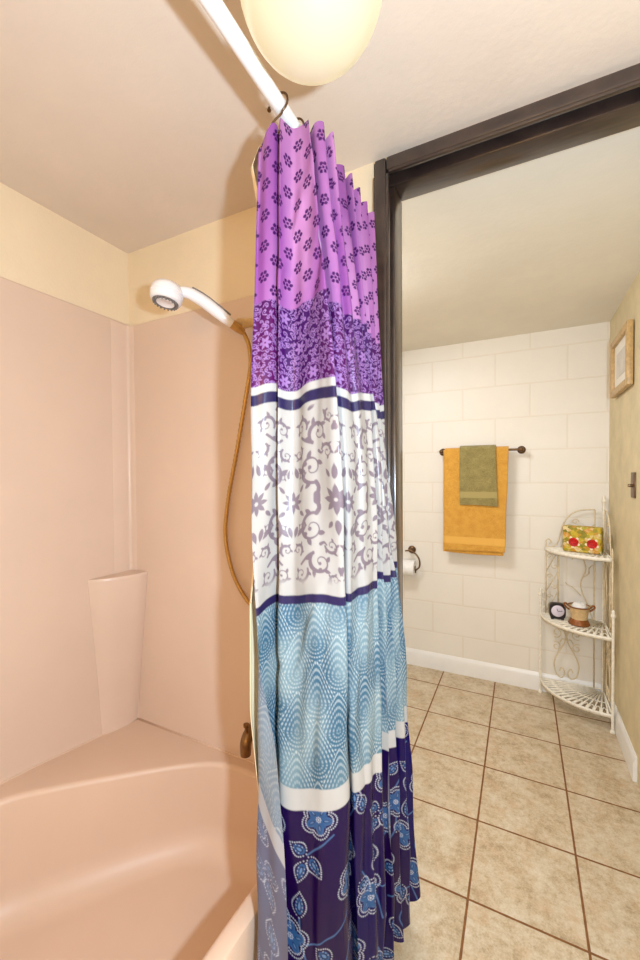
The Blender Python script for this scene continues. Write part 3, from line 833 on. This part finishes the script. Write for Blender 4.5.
bm = bmesh.new(); lathe(bm, [(0, .0365), (.020, .0365), (.022, .0380), (.0245, .0380), (.0255, .0350), (0, .0350)], hc, ax, 40)
finish('face_plate', bm, M['whitepl'], hs, 40)
hp = catmull([(-.900, .882, 1.918), (-.880, .90, 1.916), (-.855, .93, 1.900), (-.833, .96, 1.878), (-.814, .985, 1.858), (-.802, 1.003, 1.846)], 5)
bm = bmesh.new(); nn = len(hp); tube(bm, hp, [.0115+.0060*math.sin(PI*min(1, .12+.88*i/(nn-1)))+.0015*(i/(nn-1)) for i in range(nn)], 18)
finish('handle', bm, M['whitepl'], hs, 50)
bm = bmesh.new(); tube(bm, [(p[0]+.006, p[1]+.006, p[2]+.0155) for p in hp[5:22]], .0055, 8)
finish('grip_inlay', bm, M['greypl'], hs, 50)
bm = bmesh.new(); tube(bm, [(-.803, 1.001, 1.847), (-.792, 1.018, 1.836), (-.783, 1.032, 1.826)], [.0145, .014, .010], 16)
finish('hose_nut', bm, M['chrome_warm'], hs, 40)
bm = bmesh.new()
lathe(bm, [(0, 0), (.026, 0), (.026, .006), (.016, .014), (.013, .05), (0, .05)], (-.772, YW-.008, 1.862), (-.05, -1, .1), 24)
tube(bm, [(-.775, 1.062, 1.866), (-.785, 1.040, 1.858), (-.792, 1.022, 1.850)], [.013, .016, .019], 16)
finish('bracket', bm, M['brass'], hs, 40)
hose = catmull([(-.783, 1.032, 1.826), (-.776, 1.05, 1.79), (-.785, 1.07, 1.74), (-.802, 1.078, 1.676), (-.851, 1.083, 1.472), (-.895, 1.085, 1.293), (-.908, 1.085, 1.165), (-.881, 1.085, 1.051), (-.836, 1.085, .978),
                (-.79, 1.083, .945), (-.74, 1.082, .985), (-.71, 1.082, 1.10), (-.70, 1.084, 1.35), (-.705, 1.086, 1.62), (-.71, 1.088, 1.80)], 40)
rad = [.0070+.0010*math.sin(i*1.9) for i in range(len(hose))]
bm = bmesh.new(); tube(bm, hose, rad, 10); finish('hose', bm, M['chrome_warm'], hs, 'all')
bm = bmesh.new(); lathe(bm, [(0, 0), (.022, 0), (.020, .01), (.010, .018), (0, .018)], (-.71, YW-.008, 1.81), (0, -1, 0), 20)
finish('supply_elbow', bm, M['chrome_warm'], hs, 40)

# tub spout
sp_ = empty('tub_spout', (-.785, YW-.008, .565)); tag(sp_, 'bronze tub spout on the end wall, half behind the curtain liner', 'faucet')
bm = bmesh.new(); path = catmull([(-.772, YW-.009, .565), (-.770, 1.06, .566), (-.767, 1.02, .560), (-.766, 1.003, .545), (-.766, 1.0, .524), (-.766, 1.0, .506)], 6)
tube(bm, path, [.0165+.002*math.sin(PI*i/(len(path)-1)) for i in range(len(path))], 20)
finish('body', bm, M['spout'], sp_, 50)
bm = bmesh.new(); lathe(bm, [(0, 0), (.030, 0), (.030, .005), (.022, .012), (0, .012)], (-.772, YW-.008, .565), (0, -1, 0), 24)
finish('escutcheon', bm, M['spout'], sp_, 40)
bm = bmesh.new(); lathe(bm, [(0, 0), (.006, 0), (.005, .016), (.009, .018), (.009, .026), (0, .028)], (-.766, 1.004, .574), (0, 0, 1), 16)
finish('diverter_knob', bm, M['spout'], sp_, 40)

# ------------------------------------------------------------------ towel bar, towels, paper holder (far wall)
BY, BZ = 2.826, 1.531
tb = empty('towel_bar', (-.24, YF, BZ)); tag(tb, 'bronze towel bar on the white block wall', 'towel bar')
bm = bmesh.new(); tube(bm, [(-.49, BY, BZ), (.004, BY, BZ)], .0075, 16); finish('bar', bm, M['bronze'], tb, 40)
for x in (-.487, .001):
    bm = bmesh.new(); lathe(bm, [(0, 0), (.024, 0), (.025, .004), (.021, .010), (.011, .016), (.009, .045), (.013, .052), (.0145, .062), (.013, .073), (.006, .079), (0, .080)], (x, YF, BZ), (0, -1, 0), 28)
    finish('post', bm, M['bronze'], tb, 40)

def towel(name, x0t, x1t, zf, zb, thick, yoff, mat, dx=0.0, seed=0, rad=.0075):
    """cloth folded over the bar: front and back drop, rounded hems, slight waves"""
    r = np.random.RandomState(seed); ph = r.uniform(0, 6, 6); bm = bmesh.new()
    prof = []
    ro = rad+yoff
    for i in range(40): prof.append((BY+ro, zb+(BZ-zb)*i/40))
    for i in range(13):
        a = PI*i/12; prof.append((BY+ro*math.cos(a), BZ+ro*math.sin(a)))
    for i in range(1, 61): prof.append((BY-ro, BZ-(BZ-zf)*i/60))
    nxn = 40; rows = []
    for (y, z) in prof:
        row = []; dpt = max(0, (BZ-z)/(BZ-zf))
        for i in range(nxn+1):
            t = i/nxn; x = x0t+(x1t-x0t)*t+dx*dpt*t
            wv = (.0035*math.sin(t*5+ph[0])+.0022*math.sin(t*11+ph[1]+z*3)+.0015*math.sin(z*14+ph[2]))*dpt
            wz = .004*math.sin(t*4+ph[3])*dpt
            row.append(bm.verts.new((x+.002*math.sin(z*17+ph[4])*dpt, y-(abs(wv) if y < BY else 0), z+wz)))
        rows.append(row)
    for a, b in zip(rows, rows[1:]):
        for k in range(nxn): bm.faces.new((a[k], a[k+1], b[k+1], b[k]))
    o = finish(name, bm, mat, None, 'all')
    m1 = o.modifiers.new('thickness', 'SOLIDIFY'); m1.thickness = thick; m1.offset = 1
    m2 = o.modifiers.new('soft', 'BEVEL'); m2.width = thick*.35; m2.segments = 2; m2.limit_method = 'ANGLE'
    return o
def outward(o, up=True):
    # make sure the solidify pushes away from the bar
    me_ = o.data; s = 0
    for p in me_.polygons:
        if abs(p.normal.y) > .5: s += p.normal.y*(p.center.y-BY)
    if s < 0: me_.flip_normals()
bt = empty('bath_towel', (-.275, BY, BZ)); tag(bt, 'mustard yellow bath towel folded over the towel bar', 'towel')
o1 = towel('inner_fold', -.472, -.080, .852, .90, .006, .0, M['towel_o'], -.018, 2); outward(o1)
o2 = towel('outer_fold', -.462, -.072, .872, .90, .006, .010, M['towel_o'], -.020, 4); outward(o2)
for o in (o1, o2):
    o.parent = bt; o.data.transform(Matrix.Translation(-Vector(bt.location)))
o3 = towel('hand_towel', -.365, -.146, 1.172, 1.20, .007, .021, M['towel_g'], .014, 6); outward(o3)
tag(o3, 'small olive green hand towel hung over the mustard bath towel', 'towel')

ph_ = empty('toilet_paper_holder', (-.705, YF, .83)); tag(ph_, 'bronze toilet paper holder with a curved arm on the block wall', 'toilet paper holder')
bm = bmesh.new(); lathe(bm, [(0, 0), (.027, 0), (.028, .004), (.024, .010), (.014, .015), (.010, .04), (.013, .052), (.010, .062), (0, .064)], (-.705, YF, .835), (0, -1, 0), 28)
finish('rosette', bm, M['bronze'], ph_, 40)
bm = bmesh.new(); tube(bm, catmull([(-.740, 2.832, .832), (-.705, 2.832, .836), (-.675, 2.831, .823), (-.648, 2.830, .795), (-.636, 2.830, .758), (-.642, 2.830, .722), (-.664, 2.830, .702), (-.668, 2.830, .682)], 6), .0055, 10)
tube(bm, [(-.668, 2.830, .714), (-.80, 2.830, .714)], .017, 16)
finish('arm', bm, M['bronze'], ph_, 'all')
bm = bmesh.new(); lathe(bm, [(.0185, 0), (.054, 0), (.0555, .002), (.0555, .098), (.054, .1), (.0185, .1), (.0185, 0)], (-.7705, 2.830, .7127), (1, 0, .0), 40)
tp = finish('toilet_paper_roll', bm, M['paper'], None, 40); tag(tp, 'white toilet paper roll hanging on the bronze holder', 'toilet paper')

# ------------------------------------------------------------------ corner etagere
et = empty('corner_shelf_stand', (.42, 2.85, 0)); tag(et, 'cream wrought iron corner stand with three fan shaped shelves', 'shelf')
CXs, CYs = .436, 2.862
def Tb(name, paths, r, seg=8):
    bm = bmesh.new()
    for p in paths: tube(bm, p, r, seg)
    return finish(name, bm, M['iron'], et, 'all')
def fan(z, rx, ry):
    bm = bmesh.new(); n = 36
    th = lambda t: PI+t*PI/2
    P = lambda t, f, zz=z: (CXs+rx*f*math.cos(th(t)), CYs+ry*f*math.sin(th(t)), zz)
    # flat rim band along the bow
    for zz0, zz1, f0, f1 in ((z-.016, z+.004, .985, 1.0),):
        rr = []
        for i in range(n+1):
            t = i/n; rr.append([bm.verts.new(P(t, f0, zz0)), bm.verts.new(P(t, f1, zz0)), bm.verts.new(P(t, f1, zz1)), bm.verts.new(P(t, f0, zz1))])
        for a, b in zip(rr, rr[1:]):
            for k in range(4): bm.faces.new((a[k], a[(k+1) % 4], b[(k+1) % 4], b[k]))
        bm.faces.new(rr[0]); bm.faces.new(rr[-1][::-1])
    tube(bm, [P(0, 1), (CXs, CYs, z), P(1, 1)], .005, 8)
    tube(bm, [P(i/n, .56) for i in range(n+1)], .003, 6); tube(bm, [P(i/n, .17) for i in range(n+1)], .0035, 6)
    m = 15
    for i in range(m):
        t = (i+.5)/m; tube(bm, [P(t, .15), P(t, .985)], .0042, 6)
    for i in range(m-1):     # little loops between the ribs near the rim
        t = (i+1)/m; w = .36/m
        tube(bm, [P(t-w, .97), P(t-w*.9, .86), P(t-w*.5, .79), P(t, .765), P(t+w*.5, .79), P(t+w*.9, .86), P(t+w, .97)], .0032, 6)
    return finish('shelf', bm, M['iron'], et, 'all')
LX, RY = .110, 2.574           # front legs: left leg on the far wall, right leg on the right wall
rx, ry = CXs-LX, CYs-RY
fan(.092, rx, ry); fan(.503, rx, ry); fan(.918, rx*.93, ry*.90)
def leg(x, y, z1, knob=True):
    bm = bmesh.new(); tube(bm, [(x, y, .012), (x, y, z1)], .0068, 10)
    lathe(bm, [(0, 0), (.012, 0), (.013, .006), (.008, .016), (0, .016)], (x, y, 0), seg=14)
    if knob: lathe(bm, [(0, 0), (.008, 0), (.012, .008), (.012, .016), (.007, .026), (.009, .032), (.005, .042), (0, .046)], (x, y, z1-.004), seg=14)
    finish('leg', bm, M['iron'], et, 50)
leg(LX, CYs, .615); leg(CXs, RY, .615); leg(CXs, CYs, 1.205)
bm = bmesh.new(); tube(bm, catmull([(LX, CYs, .61), (LX-.006, CYs, .640), (LX+.006, CYs, .660), (LX+.020, CYs, .648), (LX+.016, CYs, .632), (LX+.008, CYs, .638)], 5), .0035, 8)
tube(bm, catmull([(LX, CYs, .60), (LX+.030, CYs, .585), (LX+.036, CYs, .560), (LX+.020, CYs, .545), (LX+.006, CYs, .52)], 6), .0035, 8)
finish('scroll', bm, M['iron'], et, 'all')

def side(sw):
    """scrollwork of one side; local (a, z) with a measured from the front leg to the corner"""
    if sw == 'back': f = lambda a, z: (LX+a*(CXs-LX)/.312, CYs, z)
    else: f = lambda a, z: (CXs, RY+a*(CYs-RY)/.312, z)
    bm = bmesh.new(); T = lambda pts, r=.0034, n=6: tube(bm, [f(*p) for p in catmull(pts, n)], r, 7)
    St = lambda a, b, r=.0045: tube(bm, [f(*a), f(*b)], r, 8)
    def sp(cx, cz, r0, a0, turns, hand, r=.0030): tube(bm, [f(*p) for p in spiral(cx, cz, r0, a0, turns, hand, .25)[::2]], r, 6)
    St((.270, .09), (.270, 1.16), .0040)
    # lower heart shaped scroll
    f0 = f; f = lambda a, z: f0(a, .485-(.485-z)*1.24 if z < .485 else z)
    for s in (1, -1):
        c = .135
        T([(c-s*.034, .485), (c-s*.020, .44), (c, .395), (c+s*.012, .36), (c+s*.046, .305), (c+s*.062, .255), (c+s*.050, .205), (c+s*.024, .190), (c+s*.008, .215), (c+s*.022, .240), (c+s*.034, .222)])
        sp(c+s*.050, .412, .026, PI/2-s*2.6, 1.2, -s*1); sp(c+s*.052, .345, .024, PI/2-s*.6, 1.2, s*1)
        T([(c+s*.004, .41), (c+s*.016, .452), (c+s*.034, .44)])
        T([(c+s*.004, .375), (c+s*.020, .385), (c+s*.034, .365)])
    f = f0
    # upper lattice between two uprights
    St((.028, .503), (.028, .912)); St((.092, .503), (.092, .912))
    zz = [.52, .645, .77, .895]
    for a, b in zip(zz, zz[1:]):
        St((.030, a), (.090, b), .0028); 
        sp(.046, b-.030, .016, 0, 1.0, 1, .0026); sp(.074, a+.034, .016, PI, 1.0, 1, .0026)
    # branch scroll between the lattice and the corner
    T([(.262, .503), (.235, .60), (.212, .66), (.205, .72), (.228, .80), (.216, .87), (.206, .912)])
    T([(.205, .640), (.17, .68), (.135, .700), (.130, .712)], .0028); T([(.214, .75), (.242, .775), (.246, .81), (.262, .83)], .0028); T([(.222, .85), (.190, .878), (.165, .87), (.162, .852)], .0028)
    # arched back rail above the top shelf
    T([(.030, .915), (.028, .955), (.042, .972), (.055, .955), (.045, .945)], .0038)
    T([(.030, .925), (.060, .925), (.085, .945), (.100, 1.00), (.118, 1.07), (.150, 1.125), (.200, 1.155), (.270, 1.162)], .0040, 8)
    T([(.118, 1.07), (.145, 1.02), (.175, .985)]); sp(.175, 1.085, .018, 0, 1.1, 1); T([(.175, .985), (.215, 1.03), (.268, 1.07)])
    return finish('side_scrollwork', bm, M['iron2'], et, 'all')
side('back'); side('right')

# ------------------------------------------------------------------ things on the stand
fb = empty('tissue_box', (.318, 2.742, .924)); tag(fb, 'yellow and green floral box with two red roses on the top shelf', 'box')
ang = -.30
def place(o, loc, rz):
    pass
bm = bmesh.new(); box(bm, (-.094, -.040, 0), (.094, .040, .148), .010, 3)
RM = Matrix.Translation(fb.location) @ Matrix.Rotation(ang, 4, 'Z'); bm.transform(RM)
finish('box_body', bm, M['floral'], fb, 40)
for x, z in ((-.038, .058), (.052, .056)):
    bm = bmesh.new()
    lathe(bm, [(0, .006), (.008, .007), (.010, .003), (.016, .006), (.018, .002), (.024, .004), (.026, 0), (0, 0)], (x, -.0400, z), (0, -1, 0), 18)
    bm.transform(RM); finish('rose', bm, M['rose'], fb, 40)
    bm = bmesh.new()
    for k in range(5):
        a = PI/2+k*2*PI/5+.5; c_ = Vector((x+.028*math.cos(a), -.0402, z+.028*math.sin(a)))
        lathe(bm, [(0, .002), (.006, .0015), (.0075, 0), (0, 0)], c_, (0, -1, 0), 10)
    bm.transform(RM); finish('petals', bm, M['leafw'], fb, 40)

ck = empty('alarm_clock', (.194, 2.77, .5105)); tag(ck, 'small black alarm clock with a pale dial on the middle shelf', 'clock')
RM = Matrix.Translation(ck.location) @ Matrix.Rotation(.10, 4, 'Z')
bm = bmesh.new()
n = 40; rr = []
for y, s in ((.022, .90), (.020, .97), (.0, 1.0), (-.016, 1.0), (-.020, .95)):
    row = []
    for k in range(n):
        a = 2*PI*k/n; e = 4.0; r = 1/((abs(math.cos(a))**e+abs(math.sin(a))**e)**(1/e))
        row.append(bm.verts.new((.046*s*r*math.cos(a)*.93, y, .048+.046*s*r*math.sin(a))))
    rr.append(row)
for a, b in zip(rr, rr[1:]):
    for k in range(n): bm.faces.new((a[k], a[(k+1) % n], b[(k+1) % n], b[k]))
bm.faces.new(rr[0]); bm.faces.new(rr[-1][::-1])
box(bm, (-.034, -.014, -.0025), (-.020, .014, .008)); box(bm, (.020, -.014, -.0025), (.034, .014, .008))
bm.transform(RM); finish('case', bm, M['blackpl'], ck, 40)
bm = bmesh.new(); lathe(bm, [(0, .0015), (.032, .0015), (.034, 0), (0, 0)], (0, -.0202, .050), (0, -1, 0), 32); bm.transform(RM); finish('dial', bm, M['dial'], ck, 40)
for nm, a, l in (('hour_hand', 1.9, .015), ('minute_hand', .1, .023)):
    bm = bmesh.new(); tube(bm, [(0, -.0226, .050), (l*math.cos(a), -.0226, .050+l*math.sin(a))], .0016, 6); bm.transform(RM); finish(nm, bm, M['blackpl'], ck)

pot = empty('brass_pot', (.300, 2.72, .509)); tag(pot, 'flared brass and brown pot with dark handles on the middle shelf', 'pot')
bm = bmesh.new(); lathe(bm, [(0, 0), (.050, 0), (.054, .006), (.047, .022), (.040, .034)], pot.location, seg=36); finish('foot', bm, M['copper'], pot, 50)
bm = bmesh.new(); lathe(bm, [(.040, .034), (.044, .060), (.049, .090), (.056, .104), (.053, .104), (.046, .088), (.040, .06), (.036, .036), (0, .036)], pot.location, seg=36); finish('bowl', bm, M['brass'], pot, 50)
bm = bmesh.new(); lathe(bm, [(.0535, .101), (.058, .102), (.060, .106), (.056, .109), (.0525, .106), (.0535, .101)], pot.location, seg=36); finish('rim', bm, M['copper'], pot, 60)
for s in (1, -1):
    bm = bmesh.new(); px0, py0, pz0 = pot.location; tube(bm, catmull([(px0+s*.056, py0, pz0+.104), (px0+s*.068, py0, pz0+.116), (px0+s*.074, py0, pz0+.104), (px0+s*.060, py0, pz0+.088), (px0+s*.048, py0, pz0+.080)], 5), .005, 8)
    finish('handle', bm, M['copper'], pot, 'all')
bm = bmesh.new(); lathe(bm, [(0, .07), (.036, .07), (.040, .100), (.030, .118), (.012, .126), (0, .126)], pot.location, seg=24)
for v_ in bm.verts:
    k = math.sin(v_.co.x*300)*math.cos(v_.co.y*260); v_.co.z += .004*k
cw = finish('cotton_wad', bm, M['paper'], None, 'all'); tag(cw, 'crumpled white tissue filling the brass pot', 'tissue')

# ------------------------------------------------------------------ right wall: picture and switch
pf = empty('picture_frame', (XR, 2.50, 1.93)); tag(pf, 'small gold wooden picture frame hanging high on the beige wall', 'picture')
y0f, y1f, z0f, z1f = 2.305, 2.70, 1.786, 2.085
bm = bmesh.new(); w = .036; XF = XR-.030
for a, b in (((y0f, z0f), (y0f+w, z1f)), ((y1f-w, z0f), (y1f, z1f)), ((y0f+w, z0f), (y1f-w, z0f+w)), ((y0f+w, z1f-w), (y1f-w, z1f))):
    box(bm, (XF, a[0], a[1]), (XR-.004, b[0], b[1]), .005)
finish('frame', bm, M['gold'], pf, 40)
boxobj('mat_board', (XR-.014, y0f+w-.002, z0f+w-.002), (XR-.010, y1f-w+.002, z1f-w+.002), M['mat'], pf)
boxobj('print', (XR-.0155, y0f+w+.05, z0f+w+.05), (XR-.0135, y1f-w-.05, z1f-w-.05), M['print'], pf)
sw = empty('light_switch', (XR, 2.30, 1.32)); tag(sw, 'bronze light switch plate with a toggle on the beige wall', 'light switch')
boxobj('plate', (XR-.006, 2.262, 1.262), (XR, 2.336, 1.380), M['bronze'], sw, .0025, 40)
bm = bmesh.new(); box(bm, (XR-.024, 2.294, 1.312), (XR-.005, 2.304, 1.326), .002); finish('toggle', bm, M['bronze'], sw, 40)

# ------------------------------------------------------------------ lights
def lamp(name, typ, loc, power, rgb, size=.1, target=None, spread=None, size_y=None):
    l = bpy.data.lights.new(name, typ); l.energy = power; l.color = rgb
    if typ == 'AREA':
        l.size = size
        if size_y: l.shape = 'RECTANGLE'; l.size_y = size_y
    else: l.shadow_soft_size = size
    o = bpy.data.objects.new(name, l); COL.objects.link(o); o.location = loc
    if target is not None:
        d = Vector(target)-Vector(loc); o.rotation_euler = d.to_track_quat('-Z', 'Y').to_euler()
    return o
lamp('flash_lamp', 'POINT', (.219, .008, 1.40), 72, (.74, .96, 1.19), .024)
lamp('added_warm_fill', 'AREA', (-.10, -1.15, 1.80), 9.5, (1.0, .50, .03), .7, (-.6, 1.0, 1.2), size_y=.2)  # added unseen fill behind the camera, warms the shadowed end wall
lamp('far_room_lamp', 'AREA', (-.75, 1.70, 2.22), 18, (.97, 1.0, 1.05), .4, (-.2, 2.0, 0))
w = bpy.data.worlds.new('world'); SC.world = w; w.use_nodes = True
w.node_tree.nodes['Background'].inputs[0].default_value = (.9, .8, .65, 1); w.node_tree.nodes['Background'].inputs[1].default_value = .05

# ------------------------------------------------------------------ camera
def cam_rot(yaw, pitch, roll):
    c, s = math.cos(yaw), math.sin(yaw); R0 = Matrix(((c, s, 0), (-s, c, 0), (0, 0, 1)))
    c, s = math.cos(pitch), math.sin(pitch); R1 = Matrix(((1, 0, 0), (0, c, s), (0, -s, c)))
    c, s = math.cos(roll), math.sin(roll); R2 = Matrix(((c, 0, s), (0, 1, 0), (-s, 0, c)))
    return R2 @ R1 @ R0
Rc = cam_rot(.4644, -.018, -.0064)
right, fwd, up = Rc[0], Rc[1], Rc[2]
cd = bpy.data.cameras.new('camera'); co = bpy.data.objects.new('camera', cd); COL.objects.link(co)
co.matrix_world = Matrix(((right[0], up[0], -fwd[0], 0), (right[1], up[1], -fwd[1], 0), (right[2], up[2], -fwd[2], H), (0, 0, 0, 1)))
cd.sensor_fit = 'VERTICAL'; cd.sensor_height = 36; cd.sensor_width = 24; cd.lens = 401.77/960*36; cd.shift_y = 2.68/960; cd.clip_start = .02
SC.camera = co

vs = SC.view_settings
vs.view_transform = 'Standard'; vs.look = 'None'; vs.exposure = -0.12; vs.gamma = 1.0; vs.use_curve_mapping = False
